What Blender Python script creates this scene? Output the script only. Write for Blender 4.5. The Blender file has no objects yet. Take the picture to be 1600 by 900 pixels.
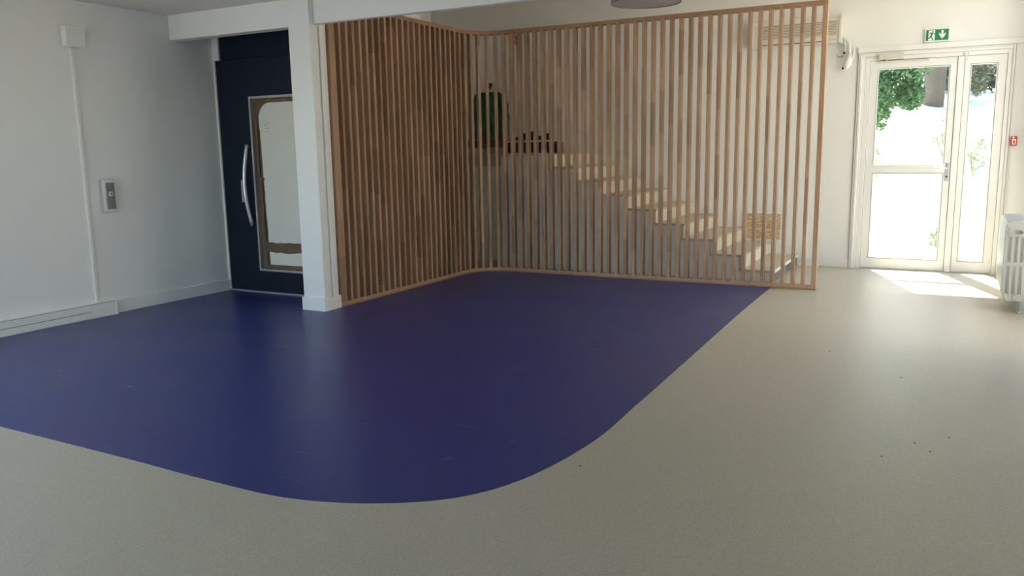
import bpy, bmesh, math, random
from mathutils import Vector, Matrix
random.seed(7)
SC = bpy.context.scene
COL = SC.collection

# ------------------------------------------------------------------ camera
F_PX = 1281.606
YAW, PITCH, ROLL = -0.494911547, 0.167383145, -0.0171911485
CAM_H = 1.45
def cam_axes():
    cy, sy, cp, sp, cr, sr = (math.cos(YAW), math.sin(YAW), math.cos(PITCH), math.sin(PITCH), math.cos(ROLL), math.sin(ROLL))
    fwd = Vector((sy*cp, cy*cp, -sp)); r = Vector((cy, -sy, 0)); u = r.cross(fwd)
    return r*cr + u*sr, -r*sr + u*cr, fwd
_r, _u, _f = cam_axes()
cam = bpy.data.cameras.new('camera'); cam.sensor_width = 36; cam.lens = F_PX/1600*36; cam.clip_end = 300
cam_o = bpy.data.objects.new('camera', cam); COL.objects.link(cam_o)
m = Matrix.Identity(4)
for i in range(3):
    m[i][0], m[i][1], m[i][2] = _r[i], _u[i], -_f[i]
m[2][3] = CAM_H
cam_o.matrix_world = m
SC.camera = cam_o

# ------------------------------------------------------------------ sky, sun, exposure
SKY_STRENGTH = 1.32
SUN_STRENGTH = 38.0
EXPOSURE = -0.08
SUN_EL = math.radians(52)
SUN_DIR = Vector((-0.58, 1.65, 0)).normalized()*math.cos(SUN_EL) + Vector((0, 0, math.sin(SUN_EL)))   # towards the sun
w = bpy.data.worlds.new('sky_world'); SC.world = w; w.use_nodes = True
nt = w.node_tree; nt.nodes.clear()
sky = nt.nodes.new('ShaderNodeTexSky'); sky.sky_type = 'NISHITA'; sky.sun_disc = False
sky.sun_elevation = SUN_EL; sky.sun_rotation = math.atan2(SUN_DIR.x, SUN_DIR.y)
sky.air_density = 1.0; sky.dust_density = 1.0; sky.ozone_density = 2.0
bg = nt.nodes.new('ShaderNodeBackground'); bg.inputs['Strength'].default_value = SKY_STRENGTH
wo = nt.nodes.new('ShaderNodeOutputWorld')
nt.links.new(sky.outputs[0], bg.inputs[0]); nt.links.new(bg.outputs[0], wo.inputs[0])
sl = bpy.data.lights.new('sun', 'SUN'); sl.energy = SUN_STRENGTH; sl.angle = math.radians(1.2); sl.color = (1.0, 0.91, 0.78)
so = bpy.data.objects.new('sun', sl); COL.objects.link(so)
so.rotation_euler = SUN_DIR.to_track_quat('Z', 'Y').to_euler(); so.location = (-4, 16, 14)
def portal(loc, sx, sy, direction):
    l = bpy.data.lights.new('window_portal', 'AREA'); l.shape = 'RECTANGLE'; l.size = sx; l.size_y = sy
    l.cycles.is_portal = True
    o = bpy.data.objects.new('window_portal', l); COL.objects.link(o); o.location = loc
    o.rotation_euler = Vector(direction).to_track_quat('-Z', 'Z').to_euler()
SC.view_settings.view_transform = 'Standard'; SC.view_settings.look = 'None'
SC.view_settings.exposure = EXPOSURE; SC.view_settings.gamma = 1.0; SC.view_settings.use_curve_mapping = False
SC.cycles.use_denoising = True
SC.cycles.max_bounces = 10; SC.cycles.diffuse_bounces = 6; SC.cycles.transparent_max_bounces = 12
SC.cycles.sample_clamp_indirect = 8.0
FRONT_WINDOWS = [(-6.6, -4.6), (-4.4, -2.8), (1.0, 2.4)]
ADDED_WINDOWS = [(4.1, 4.7)]  # unseen opening added to light slats and floor from the right
LEFT_WINDOWS = [(-1.0, 0.75), (0.95, 2.75)]
YF, WS, WH = -1.2, 0.30, 2.60        # window wall behind the viewer: inner face, sill and head
RIGHT_WINDOWS = [(6.2, 8.0, 0.10), (8.15, 9.8, 0.85)]   # from, to, sill
RH = 3.25                            # head of the windows in the right wall
for a, b in FRONT_WINDOWS: portal(((a+b)/2, YF-0.16, (WS+WH)/2), b-a, WH-WS, (0, 1, 0))
for a, b, c in RIGHT_WINDOWS: portal((0.86, (a+b)/2, (c+RH)/2), b-a, RH-c, (-1, 0, 0))
for a, b in ADDED_WINDOWS: portal((3.22, (a+b)/2, (WS+WH)/2), b-a, WH-WS, (-1, 0, 0))
for a, b in LEFT_WINDOWS: portal((-7.03, (a+b)/2, (WS+WH)/2), b-a, WH-WS, (1, 0, 0))
portal((-0.27, 10.62, 1.2), 1.4, 2.4, (0, -1, 0))

# ------------------------------------------------------------------ materials
MAT = {}
def mat(name, col, rough=0.5, metal=0.0, var=0.06, scale=6.0, bump=0.0, bscale=60.0, coat=0.0, spec=0.5):
    m = bpy.data.materials.new(name); m.use_nodes = True; t = m.node_tree; n = t.nodes
    p = n['Principled BSDF']; p.inputs['Roughness'].default_value = rough; p.inputs['Metallic'].default_value = metal
    p.inputs['Specular IOR Level'].default_value = spec; p.inputs['Coat Weight'].default_value = coat
    tc = n.new('ShaderNodeTexCoord'); nz = n.new('ShaderNodeTexNoise'); nz.inputs['Scale'].default_value = scale
    nz.inputs['Detail'].default_value = 4
    mx = n.new('ShaderNodeMix'); mx.data_type = 'RGBA'
    mx.inputs[6].default_value = (*[c*(1-var) for c in col], 1); mx.inputs[7].default_value = (*[min(1, c*(1+var)) for c in col], 1)
    t.links.new(tc.outputs['Object'], nz.inputs['Vector']); t.links.new(nz.outputs['Fac'], mx.inputs[0])
    t.links.new(mx.outputs[2], p.inputs['Base Color'])
    if bump:
        n2 = n.new('ShaderNodeTexNoise'); n2.inputs['Scale'].default_value = bscale; b = n.new('ShaderNodeBump')
        b.inputs['Strength'].default_value = bump; b.inputs['Distance'].default_value = 0.01
        t.links.new(tc.outputs['Object'], n2.inputs['Vector']); t.links.new(n2.outputs['Fac'], b.inputs['Height'])
        t.links.new(b.outputs[0], p.inputs['Normal'])
    MAT[name] = m
    return m
mat('wall_paint', (0.79, 0.785, 0.76), 0.75, var=0.02, scale=2, bump=0.08, bscale=120)
mat('ceiling_paint', (0.76, 0.73, 0.67), 0.85, var=0.03, scale=2)
mat('trim_paint', (0.78, 0.775, 0.75), 0.45, var=0.02)
mat('plastic_white', (0.74, 0.74, 0.71), 0.4, var=0.02)
mat('plastic_cream', (0.68, 0.65, 0.57), 0.45, var=0.03)
mat('grille_beige', (0.36, 0.31, 0.23), 0.6, var=0.05)
mat('lift_blue', (0.0075, 0.014, 0.027), 0.5, var=0.1, spec=0.2)
mat('aluminium', (0.55, 0.56, 0.57), 0.38, 0.8, var=0.05)
mat('brushed_steel', (0.62, 0.63, 0.63), 0.32, 0.7, var=0.05)
mat('dark_steel', (0.17, 0.18, 0.18), 0.4, 0.6, var=0.05)
mat('film_white', (0.66, 0.66, 0.60), 0.55, var=0.04, scale=3)
mat('brown_tape', (0.13, 0.088, 0.052), 0.6, var=0.65, scale=16, bump=0.5, bscale=80)
mat('black', (0.012, 0.011, 0.010), 0.5)
mat('step_cream', (0.70, 0.64, 0.52), 0.5, var=0.04)
mat('tread_vinyl', (0.50, 0.45, 0.34), 0.45, var=0.06, scale=40)
mat('riser_grey', (0.16, 0.155, 0.15), 0.6, var=0.35, scale=25)
mat('shade_fabric', (0.36, 0.32, 0.32), 0.85, var=0.05, scale=80)
mat('radiator_enamel', (0.38, 0.37, 0.33), 0.35, var=0.02)
mat('closer_grey', (0.60, 0.58, 0.52), 0.4, var=0.03)
mat('slot_dark', (0.22, 0.21, 0.19), 0.7)
mat('sign_green', (0.012, 0.20, 0.085), 0.45, var=0.03)
mat('sign_white', (0.78, 0.85, 0.78), 0.45, var=0.02)
mat('alarm_red', (0.62, 0.03, 0.035), 0.4, var=0.03)
mat('bark_light', (0.30, 0.28, 0.24), 0.9, var=0.3, scale=14)
mat('bark', (0.07, 0.055, 0.045), 0.9, var=0.5, scale=14, bump=0.8, bscale=20)
mat('bark_pale', (0.11, 0.095, 0.08), 0.9, var=0.3, scale=14, bump=0.5, bscale=20)
mat('bank_dry', (0.72, 0.70, 0.60), 0.9, var=0.25, scale=5, bump=0.6, bscale=12)
mat('gravel', (0.44, 0.41, 0.355), 0.9, var=0.3, scale=3)
mat('bounce_tan', (0.74, 0.68, 0.58), 0.9, var=0.06, scale=2)  # bounces warm light off the added building
mat('added_roof', (0.36, 0.15, 0.09), 0.9, var=0.2, scale=6)
mat('asphalt', (0.27, 0.27, 0.26), 0.9, var=0.2, scale=3)
mat('path_concrete', (0.70, 0.68, 0.62), 0.85, var=0.1, scale=3)
mat('ledge_brown', (0.13, 0.075, 0.05), 0.8, var=0.5, scale=30, bump=0.6)
mat('rubber_dark', (0.03, 0.03, 0.03), 0.6)

def leaf_mat(name, c):
    m = mat(name, c, 0.5, var=0.55, scale=5); t = m.node_tree; n = t.nodes; p = n['Principled BSDF']
    tr = n.new('ShaderNodeBsdfTranslucent'); tr.inputs[0].default_value = (c[0]*1.3, c[1]*1.5, c[2], 1)
    ms = n.new('ShaderNodeMixShader'); ms.inputs[0].default_value = 0.4
    t.links.new(p.outputs[0], ms.inputs[1]); t.links.new(tr.outputs[0], ms.inputs[2]); t.links.new(ms.outputs[0], n['Material Output'].inputs[0])
leaf_mat('leaf_green', (0.075, 0.150, 0.066)); leaf_mat('leaf_olive', (0.15, 0.155, 0.12)); leaf_mat('leaf_light', (0.26, 0.30, 0.18))

def glass_mat():
    m = bpy.data.materials.new('pane_glass'); m.use_nodes = True; t = m.node_tree; n = t.nodes; n.remove(n['Principled BSDF'])
    tr = n.new('ShaderNodeBsdfTransparent'); tr.inputs[0].default_value = (0.95, 0.97, 0.96, 1)
    gl = n.new('ShaderNodeBsdfGlossy'); gl.inputs['Roughness'].default_value = 0.02
    ms = n.new('ShaderNodeMixShader'); ms.inputs[0].default_value = 0.05; t.links.new(tr.outputs[0], ms.inputs[1])
    t.links.new(gl.outputs[0], ms.inputs[2]); t.links.new(ms.outputs[0], n['Material Output'].inputs[0]); MAT['glass'] = m
glass_mat()

def wood_mat():
    m = bpy.data.materials.new('slat_wood'); m.use_nodes = True; t = m.node_tree; n = t.nodes; p = n['Principled BSDF']; L = t.links.new
    p.inputs['Roughness'].default_value = 0.55; p.inputs['Specular IOR Level'].default_value = 0.35
    tc = n.new('ShaderNodeTexCoord'); oi = n.new('ShaderNodeObjectInfo'); sp = n.new('ShaderNodeSeparateXYZ'); L(tc.outputs['Object'], sp.inputs[0])
    a = n.new('ShaderNodeMath'); a.operation = 'MULTIPLY_ADD'; a.inputs[1].default_value = 2.2; L(sp.outputs['Z'], a.inputs[0])
    r7 = n.new('ShaderNodeMath'); r7.operation = 'MULTIPLY'; r7.inputs[1].default_value = 37.0; L(oi.outputs['Random'], r7.inputs[0]); L(r7.outputs[0], a.inputs[2])
    fl = n.new('ShaderNodeMath'); fl.operation = 'FLOOR'; L(a.outputs[0], fl.inputs[0])
    wn = n.new('ShaderNodeTexWhiteNoise'); wn.noise_dimensions = '2D'
    cb = n.new('ShaderNodeCombineXYZ'); L(fl.outputs[0], cb.inputs[0]); L(r7.outputs[0], cb.inputs[1]); L(cb.outputs[0], wn.inputs['Vector'])
    mp = n.new('ShaderNodeMapping'); mp.inputs['Scale'].default_value = (60, 60, 3.0); L(tc.outputs['Object'], mp.inputs['Vector'])
    ad = n.new('ShaderNodeVectorMath'); ad.operation = 'ADD'; L(mp.outputs[0], ad.inputs[0]); L(cb.outputs[0], ad.inputs[1])
    nz = n.new('ShaderNodeTexNoise'); nz.inputs['Scale'].default_value = 1.0; nz.inputs['Detail'].default_value = 5; L(ad.outputs[0], nz.inputs['Vector'])
    mx = n.new('ShaderNodeMix'); mx.data_type = 'RGBA'; L(wn.outputs['Value'], mx.inputs[0])
    mx.inputs[6].default_value = (0.30, 0.172, 0.100, 1); mx.inputs[7].default_value = (0.43, 0.262, 0.162, 1)
    rp = n.new('ShaderNodeMapRange'); rp.inputs[1].default_value = 0.3; rp.inputs[2].default_value = 0.7; rp.inputs[3].default_value = 0.82; rp.inputs[4].default_value = 1.12; L(nz.outputs['Fac'], rp.inputs[0])
    ml = n.new('ShaderNodeVectorMath'); ml.operation = 'SCALE'; L(mx.outputs[2], ml.inputs[0]); L(rp.outputs[0], ml.inputs['Scale'])
    L(ml.outputs[0], p.inputs['Base Color']); MAT['wood'] = m
wood_mat()

def vinyl(name, col, var, speck, rough, scuff):
    m = bpy.data.materials.new(name); m.use_nodes = True; t = m.node_tree; n = t.nodes; p = n['Principled BSDF']; L = t.links.new
    tc = n.new('ShaderNodeTexCoord')
    n1 = n.new('ShaderNodeTexNoise'); n1.inputs['Scale'].default_value = 1.1; n1.inputs['Detail'].default_value = 5; L(tc.outputs['Object'], n1.inputs['Vector'])
    n2 = n.new('ShaderNodeTexNoise'); n2.inputs['Scale'].default_value = 190; n2.inputs['Detail'].default_value = 2; L(tc.outputs['Object'], n2.inputs['Vector'])
    mx = n.new('ShaderNodeMix'); mx.data_type = 'RGBA'; L(n1.outputs['Fac'], mx.inputs[0])
    mx.inputs[6].default_value = (*[c*(1-var) for c in col], 1); mx.inputs[7].default_value = (*[c*(1+var) for c in col], 1)
    rp = n.new('ShaderNodeMapRange'); rp.inputs[1].default_value = 0.35; rp.inputs[2].default_value = 0.65; rp.inputs[3].default_value = 1-speck; rp.inputs[4].default_value = 1+speck; L(n2.outputs['Fac'], rp.inputs[0])
    sc = n.new('ShaderNodeVectorMath'); sc.operation = 'SCALE'; L(mx.outputs[2], sc.inputs[0]); L(rp.outputs[0], sc.inputs['Scale'])
    # dusty scuffs: short pale streaks with a shape of their own
    mp = n.new('ShaderNodeMapping'); mp.inputs['Scale'].default_value = (2.2, 7.0, 1); mp.inputs['Rotation'].default_value = (0, 0, 0.5); L(tc.outputs['Object'], mp.inputs['Vector'])
    n3 = n.new('ShaderNodeTexNoise'); n3.inputs['Scale'].default_value = 1.3; n3.inputs['Detail'].default_value = 7; n3.inputs['Roughness'].default_value = 0.7; L(mp.outputs[0], n3.inputs['Vector'])
    r3 = n.new('ShaderNodeMapRange'); r3.inputs[1].default_value = 0.62; r3.inputs[2].default_value = 0.78; r3.inputs[3].default_value = 0; r3.inputs[4].default_value = scuff; L(n3.outputs['Fac'], r3.inputs[0])
    m2 = n.new('ShaderNodeMix'); m2.data_type = 'RGBA'; L(r3.outputs[0], m2.inputs[0]); L(sc.outputs[0], m2.inputs[6]); m2.inputs[7].default_value = (0.45, 0.46, 0.47, 1)
    L(m2.outputs[2], p.inputs['Base Color'])
    rr = n.new('ShaderNodeMapRange'); rr.inputs[3].default_value = rough-0.06; rr.inputs[4].default_value = rough+0.08; L(n1.outputs['Fac'], rr.inputs[0]); L(rr.outputs[0], p.inputs['Roughness'])
    bp = n.new('ShaderNodeBump'); bp.inputs['Strength'].default_value = 0.05; bp.inputs['Distance'].default_value = 0.002; L(n2.outputs['Fac'], bp.inputs['Height']); L(bp.outputs[0], p.inputs['Normal'])
    MAT[name] = m
vinyl('vinyl_beige', (0.455, 0.41, 0.315), 0.05, 0.14, 0.36, 0.0)
vinyl('vinyl_blue', (0.018, 0.029, 0.165), 0.18, 0.06, 0.34, 0.55)

def osb_mat():
    m = bpy.data.materials.new('osb'); m.use_nodes = True; t = m.node_tree; n = t.nodes; p = n['Principled BSDF']; L = t.links.new
    tc = n.new('ShaderNodeTexCoord'); mp = n.new('ShaderNodeMapping'); mp.inputs['Scale'].default_value = (40, 40, 90); mp.inputs['Rotation'].default_value = (0, 0.4, 0); L(tc.outputs['Object'], mp.inputs['Vector'])
    v = n.new('ShaderNodeTexVoronoi'); v.inputs['Scale'].default_value = 1; L(mp.outputs[0], v.inputs['Vector'])
    cr = n.new('ShaderNodeValToRGB'); cr.color_ramp.elements[0].color = (0.34, 0.22, 0.10, 1); cr.color_ramp.elements[1].color = (0.74, 0.58, 0.34, 1)
    s = n.new('ShaderNodeSeparateColor'); L(v.outputs['Color'], s.inputs[0]); L(s.outputs[0], cr.inputs[0]); L(cr.outputs[0], p.inputs['Base Color'])
    p.inputs['Roughness'].default_value = 0.7; MAT['osb'] = m
osb_mat()
def drape_mat():
    m = mat('drape_green', (0.05, 0.20, 0.105), 0.28, var=0.6, scale=8)
    t = m.node_tree; n = t.nodes; p = n['Principled BSDF']; L = t.links.new
    tc = n.new('ShaderNodeTexCoord'); mu = n.new('ShaderNodeTexMusgrave') if hasattr(bpy.types, 'ShaderNodeTexMusgrave') else n.new('ShaderNodeTexNoise')
    mu.inputs['Scale'].default_value = 14; b = n.new('ShaderNodeBump'); b.inputs['Strength'].default_value = 0.9; b.inputs['Distance'].default_value = 0.03
    L(tc.outputs['Object'], mu.inputs['Vector']); L(mu.outputs[0], b.inputs['Height']); L(b.outputs[0], p.inputs['Normal'])
drape_mat()

# ------------------------------------------------------------------ helpers
def base(o):
    return o.matrix_world.translation if o else Vector((0, 0, 0))
WLOC = {}
def wloc(o):
    return WLOC.get(o.name, Vector((0, 0, 0))) if o else Vector((0, 0, 0))
def link(name, me, m, loc, parent=None, rot=None):
    o = bpy.data.objects.new(name, me); COL.objects.link(o)
    if m and not me.materials: me.materials.append(MAT[m])
    o.location = Vector(loc) - wloc(parent); o.parent = parent
    if rot: o.rotation_euler = rot
    WLOC[o.name] = Vector(loc)
    return o
def tag(o, label, cat, group=None):
    o['label'] = label; o['category'] = cat
    if group: o['group'] = group
    return o
def thing(name, label, cat, loc, group=None):
    o = bpy.data.objects.new(name, None); COL.objects.link(o); o.location = loc; o.empty_display_size = 0.1
    WLOC[o.name] = Vector(loc)
    return tag(o, label, cat, group)
def struct(o, label=None, cat=None):
    o['kind'] = 'structure'
    if label: o['label'] = label
    if cat: o['category'] = cat
    return o
def sempty(name, loc, label=None, cat=None):
    o = bpy.data.objects.new(name, None); COL.objects.link(o); o.location = loc; o.empty_display_size = 0.1; WLOC[o.name] = Vector(loc)
    return struct(o, label, cat)
def me_from(bm, name, smooth=False):
    bmesh.ops.recalc_face_normals(bm, faces=bm.faces)
    me = bpy.data.meshes.new(name); bm.to_mesh(me); bm.free()
    if smooth:
        for p in me.polygons: p.use_smooth = True
    return me
def bm_box(bm, x0, x1, y0, y1, z0, z1):
    r = bmesh.ops.create_cube(bm, size=1.0)
    for v in r['verts']:
        v.co = Vector(((x0+x1)/2 + v.co.x*(x1-x0), (y0+y1)/2 + v.co.y*(y1-y0), (z0+z1)/2 + v.co.z*(z1-z0)))
    return r['verts']
def bevel_all(bm, b, seg=2):
    bmesh.ops.bevel(bm, geom=list(bm.edges), offset=b, segments=seg, affect='EDGES', profile=0.5)
def box(name, x0, x1, y0, y1, z0, z1, m, parent=None, bevel=0.0, seg=2):
    bm = bmesh.new(); hx, hy, hz = (x1-x0)/2, (y1-y0)/2, (z1-z0)/2
    bm_box(bm, -hx, hx, -hy, hy, -hz, hz)
    if bevel: bevel_all(bm, bevel, seg)
    return link(name, me_from(bm, name), m, ((x0+x1)/2, (y0+y1)/2, (z0+z1)/2), parent)
def boxes(name, lst, m, parent=None, loc=None, bevel=0.0):
    """several boxes of ONE piece joined into one mesh"""
    x = [c for b in lst for c in b[0:2]]; y = [c for b in lst for c in b[2:4]]; z = [c for b in lst for c in b[4:6]]
    loc = Vector(loc) if loc else Vector(((min(x)+max(x))/2, (min(y)+max(y))/2, min(z)))
    bm = bmesh.new()
    for b in lst:
        bm_box(bm, b[0]-loc.x, b[1]-loc.x, b[2]-loc.y, b[3]-loc.y, b[4]-loc.z, b[5]-loc.z)
    if bevel: bevel_all(bm, bevel, 1)
    return link(name, me_from(bm, name), m, loc, parent)
def prism(name, poly, axis, a0, a1, m, parent=None, bevel=0.0):
    """extrude a 2D polygon; axis 'Y': poly is (x,z); axis 'Z': poly is (x,y); axis 'X': poly is (y,z)"""
    def P(p, a): return Vector({'Y': (p[0], a, p[1]), 'Z': (p[0], p[1], a), 'X': (a, p[0], p[1])}[axis])
    c = (P(poly[0], a0)*0)
    for p in poly: c += P(p, (a0+a1)/2)
    c /= len(poly)
    bm = bmesh.new(); v0 = [bm.verts.new(P(p, a0)-c) for p in poly]; v1 = [bm.verts.new(P(p, a1)-c) for p in poly]
    bm.faces.new(v0); bm.faces.new(v1[::-1]); n = len(poly)
    for i in range(n): bm.faces.new((v0[i], v0[(i+1) % n], v1[(i+1) % n], v1[i]))
    if bevel: bevel_all(bm, bevel, 1)
    return link(name, me_from(bm, name), m, c, parent)
def tube(name, pts, rad, m, parent=None, seg=10, closed=False):
    pts = [Vector(p) for p in pts]; c = sum(pts, Vector())/len(pts); bm = bmesh.new(); rings = []
    rads = rad if isinstance(rad, (list, tuple)) else [rad]*len(pts)
    nrm = None
    for i, p in enumerate(pts):
        d = (pts[min(i+1, len(pts)-1)] - pts[max(i-1, 0)]).normalized()
        if nrm is None: nrm = d.orthogonal().normalized()
        nrm = (nrm - d*nrm.dot(d)).normalized(); b = d.cross(nrm)
        rings.append([bm.verts.new(p - c + (nrm*math.cos(2*math.pi*k/seg) + b*math.sin(2*math.pi*k/seg))*rads[i]) for k in range(seg)])
    for i in range(len(rings)-1):
        for k in range(seg): bm.faces.new((rings[i][k], rings[i][(k+1) % seg], rings[i+1][(k+1) % seg], rings[i+1][k]))
    bm.faces.new(rings[0][::-1]); bm.faces.new(rings[-1])
    return link(name, me_from(bm, name, True), m, c, parent)
def cyl(name, loc, r, h, axis, m, parent=None, seg=24, r2=None):
    d = {'X': Vector((1, 0, 0)), 'Y': Vector((0, 1, 0)), 'Z': Vector((0, 0, 1))}[axis]
    bm = bmesh.new(); bmesh.ops.create_cone(bm, cap_ends=True, segments=seg, radius1=r, radius2=r if r2 is None else r2, depth=h, matrix=d.to_track_quat('Z', 'Y').to_matrix().to_4x4())
    return link(name, me_from(bm, name), m, loc, parent)

# ================================================================== SETTING
XL, YB, ZC, ZC2 = -6.865, 10.38, 2.792, 3.55
# floor: beige vinyl, with an inset of blue vinyl whose outer corner is rounded
floor = struct(box('floor', -7.0, 3.1, YF-0.2, 10.55, -0.1, 0.0, 'vinyl_beige'), 'beige speckled vinyl floor running through the hall', 'floor')
ctrl = [(-6.865, 2.462), (-4.535, 2.458), (-3.962, 2.453), (-3.438, 2.447), (-2.876, 2.432), (-2.422, 2.447), (-2.074, 2.557), (-1.790, 2.752), (-1.630, 3.02), (-1.520, 3.60), (-1.524, 4.306), (-1.546, 5.251), (-1.596, 7.251), (-1.612, 8.635)]
def catmull(P, k=10):
    out = []
    for i in range(len(P)-1):
        p0, p1, p2, p3 = [Vector(P[max(0, min(len(P)-1, j))]) for j in (i-1, i, i+1, i+2)]
        for s in range(k):
            t = s/k
            t01, t12, t23 = [max(1e-4, (b-a).length**0.5) for a, b in ((p0, p1), (p1, p2), (p2, p3))]
            m1 = (p2-p1) + t12*(((p1-p0)/t01) - ((p2-p0)/(t01+t12))) if i else (p2-p1)
            m2 = (p2-p1) + t12*(((p3-p2)/t23) - ((p3-p1)/(t12+t23))) if i < len(P)-2 else (p2-p1)
            a = 2*(p1-p2)+m1+m2; b = -3*(p1-p2)-2*m1-m2
            out.append(a*t**3+b*t**2+m1*t+p1)
    out.append(Vector(P[-1])); return out
edge = catmull(ctrl)
poly = [(p.x, p.y) for p in edge] + [(-5.1, 8.635), (-5.1, 6.32), (-6.865, 6.32)]
prism('blue_vinyl_inset', poly, 'Z', -0.01, 0.0012, 'vinyl_blue', floor)

struct(box('ceiling', -7.0, 3.1, YF-0.2, 5.80, ZC, ZC+0.15, 'ceiling_paint'), 'low white ceiling over the front of the hall', 'ceiling')
struct(box('ceiling', -7.0, -5.12, 5.80, 6.42, ZC, ZC+0.15, 'ceiling_paint'), 'low white ceiling in front of the lift door', 'ceiling')
struct(box('ceiling', -7.0, 1.0, 5.80, 10.55, ZC2, ZC2+0.15, 'ceiling_paint'), 'high white ceiling over the stairs', 'ceiling')
wall_left = ('wall_left', 'Y', -7.05, XL, YF-0.2, 10.55, ZC2+0.15, LEFT_WINDOWS, WS, WH, 'long white wall on the left')
# exit wall with its door opening
struct(boxes('wall_back', [(-7.0, -0.985, YB, YB+0.2, 0, 3.7), (0.445, 1.05, YB, YB+0.2, 0, 3.7), (-0.985, 0.445, YB, YB+0.2, 2.42, 3.7)], 'wall_paint'), 'white wall around the glazed exit door', 'wall')
# right wall (out of view) with windows above the radiator, and the wider front of the hall
def wall_with_windows(name, axis, c0, c1, a0, a1, z1, wins, sill, head, label):
    L = []; cur = a0
    def seg(a, b, z0, zz):
        L.append((c0, c1, a, b, z0, zz) if axis == 'Y' else (a, b, c0, c1, z0, zz))
    for a, b, *sl in wins:
        seg(cur, a, 0, z1); seg(a, b, 0, sl[0] if sl else sill); seg(a, b, head, z1); cur = b
    seg(cur, a1, 0, z1)
    return struct(boxes(name, L, 'wall_paint'), label, 'wall')
wall_with_windows(*wall_left)
wall_with_windows('wall_right', 'Y', 0.70, 0.90, 6.1, 10.55, 3.7, RIGHT_WINDOWS, 0.85, RH, 'white wall behind the radiator')
struct(box('wall_return', 0.70, 3.1, 5.95, 6.1, 0, 3.7, 'wall_paint'), 'white return wall beside the hall', 'wall')
wall_with_windows('wall_side', 'Y', 3.1, 3.25, YF-0.2, 6.1, 3.7, ADDED_WINDOWS, WS, WH, 'white wall on the far right of the hall')
wall_with_windows('wall_front', 'X', YF-0.2, YF, -7.0, 3.25, 3.0, FRONT_WINDOWS, WS, WH, 'white window wall behind the viewer')
wi = 0
for a, b in FRONT_WINDOWS:
    wi += 1; t = sempty('window_%d' % wi, ((a+b)/2, YF-.1, WS), 'white framed window in the wall behind the viewer', 'window')
    ya, yb, c = YF-.13, YF-.07, (a+b)/2
    boxes('frame', [(a, a+.06, ya, yb, WS, WH), (b-.06, b, ya, yb, WS, WH), (a+.06, b-.06, ya, yb, WS, WS+.07), (a+.06, b-.06, ya, yb, WH-.07, WH), (c-.03, c+.03, ya, yb, WS+.07, WH-.07)], 'trim_paint', t)
    box('pane', a+.06, c-.03, YF-.103, YF-.097, WS+.07, WH-.07, 'glass', t); box('pane', c+.03, b-.06, YF-.103, YF-.097, WS+.07, WH-.07, 'glass', t)
def side_window(a, b, x, z0, z1, label):
    global wi
    wi += 1; t = sempty('window_%d' % wi, (x, (a+b)/2, z0), label, 'window')
    boxes('frame', [(x-.03, x+.03, a, a+.06, z0, z1), (x-.03, x+.03, b-.06, b, z0, z1), (x-.03, x+.03, a+.06, b-.06, z0, z0+.06), (x-.03, x+.03, a+.06, b-.06, z1-.06, z1)], 'trim_paint', t)
    box('pane', x-.003, x+.003, a+.06, b-.06, z0+.06, z1-.06, 'glass', t)
side_window(*RIGHT_WINDOWS[0][:2], 0.80, RIGHT_WINDOWS[0][2], RH, 'tall white framed window in the right wall')
side_window(*RIGHT_WINDOWS[1][:2], 0.80, RIGHT_WINDOWS[1][2], RH, 'white framed window above the radiator')
for a, b in ADDED_WINDOWS: side_window(a, b, 3.17, WS, WH, 'white framed window added out of view to light the hall from the right')
for a, b in LEFT_WINDOWS: side_window(a, b, -6.96, WS, WH, 'white framed window in the left wall beside the viewer')

# lift shaft behind the pillar
struct(boxes('wall_lift_shaft', [(-5.40, -5.12, 6.29, 6.40, 0, 3.6), (-5.31, -5.12, 5.95, 6.29, 0, 3.6), (-5.20, -5.12, 6.40, 7.45, 0, 3.6), (-6.865, -5.12, 7.45, 7.55, 0, 3.6), (-6.865, -5.40, 6.29, 6.40, 2.80, 3.6)], 'wall_paint'), 'white lift shaft walls behind the slatted screen', 'wall')
# pillar: square post with a raised strip on its side and a skirting round its foot
pil = sempty('wall_pillar', (-5.19, 5.85, 0), 'square white pillar between the lift door and the slatted screen', 'pillar')
box('shaft', -5.313, -5.069, 5.74, 5.95, 0, 3.5, 'trim_paint', pil, 0.004)
box('side_panel', -5.069, -5.060, 5.742, 5.835, 0.12, 2.56, 'trim_paint', pil, 0.002)
box('raised_strip', -5.069, -5.048, 5.848, 5.880, 0.12, 2.56, 'trim_paint', pil, 0.004)
boxes('skirting', [(-5.325, -5.050, 5.725, 5.74, 0, 0.122), (-5.069, -5.050, 5.74, 5.955, 0, 0.122), (-5.325, -5.313, 5.74, 5.95, 0, 0.122)], 'trim_paint', pil)
for (x, z) in ((-5.262, 1.36), (-5.136, 0.86), (-5.196, 0.29)):
    cyl('screw_cap', (x, 5.738, z), 0.006, 0.006, 'Y', 'plastic_white', pil, 12)
struct(box('trim_1', XL, -5.313, 5.755, 5.88, 2.557, ZC+0.02, 'trim_paint', None, 0.003), 'white ceiling beam from the left wall to the pillar', 'beam')
struct(box('trim_2', -5.069, 3.1, 5.795, 5.86, 2.567, 3.6, 'trim_paint', None, 0.003), 'deep white bulkhead in front of the slatted screen', 'beam')
struct(box('baseboard_left', XL, -6.850, 4.862, 6.27, 0, 0.118, 'trim_paint', None, 0.003), 'low white skirting along the left wall by the lift door', 'baseboard')
struct(box('baseboard_back', -1.63, -1.066, YB-0.014, YB, 0, 0.10, 'trim_paint', None, 0.003), 'low white skirting left of the exit door', 'baseboard')
struct(box('baseboard_right', 0.476, 0.70, YB-0.014, YB, 0, 0.10, 'trim_paint', None, 0.003), 'low white skirting right of the exit door', 'baseboard')
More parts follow.
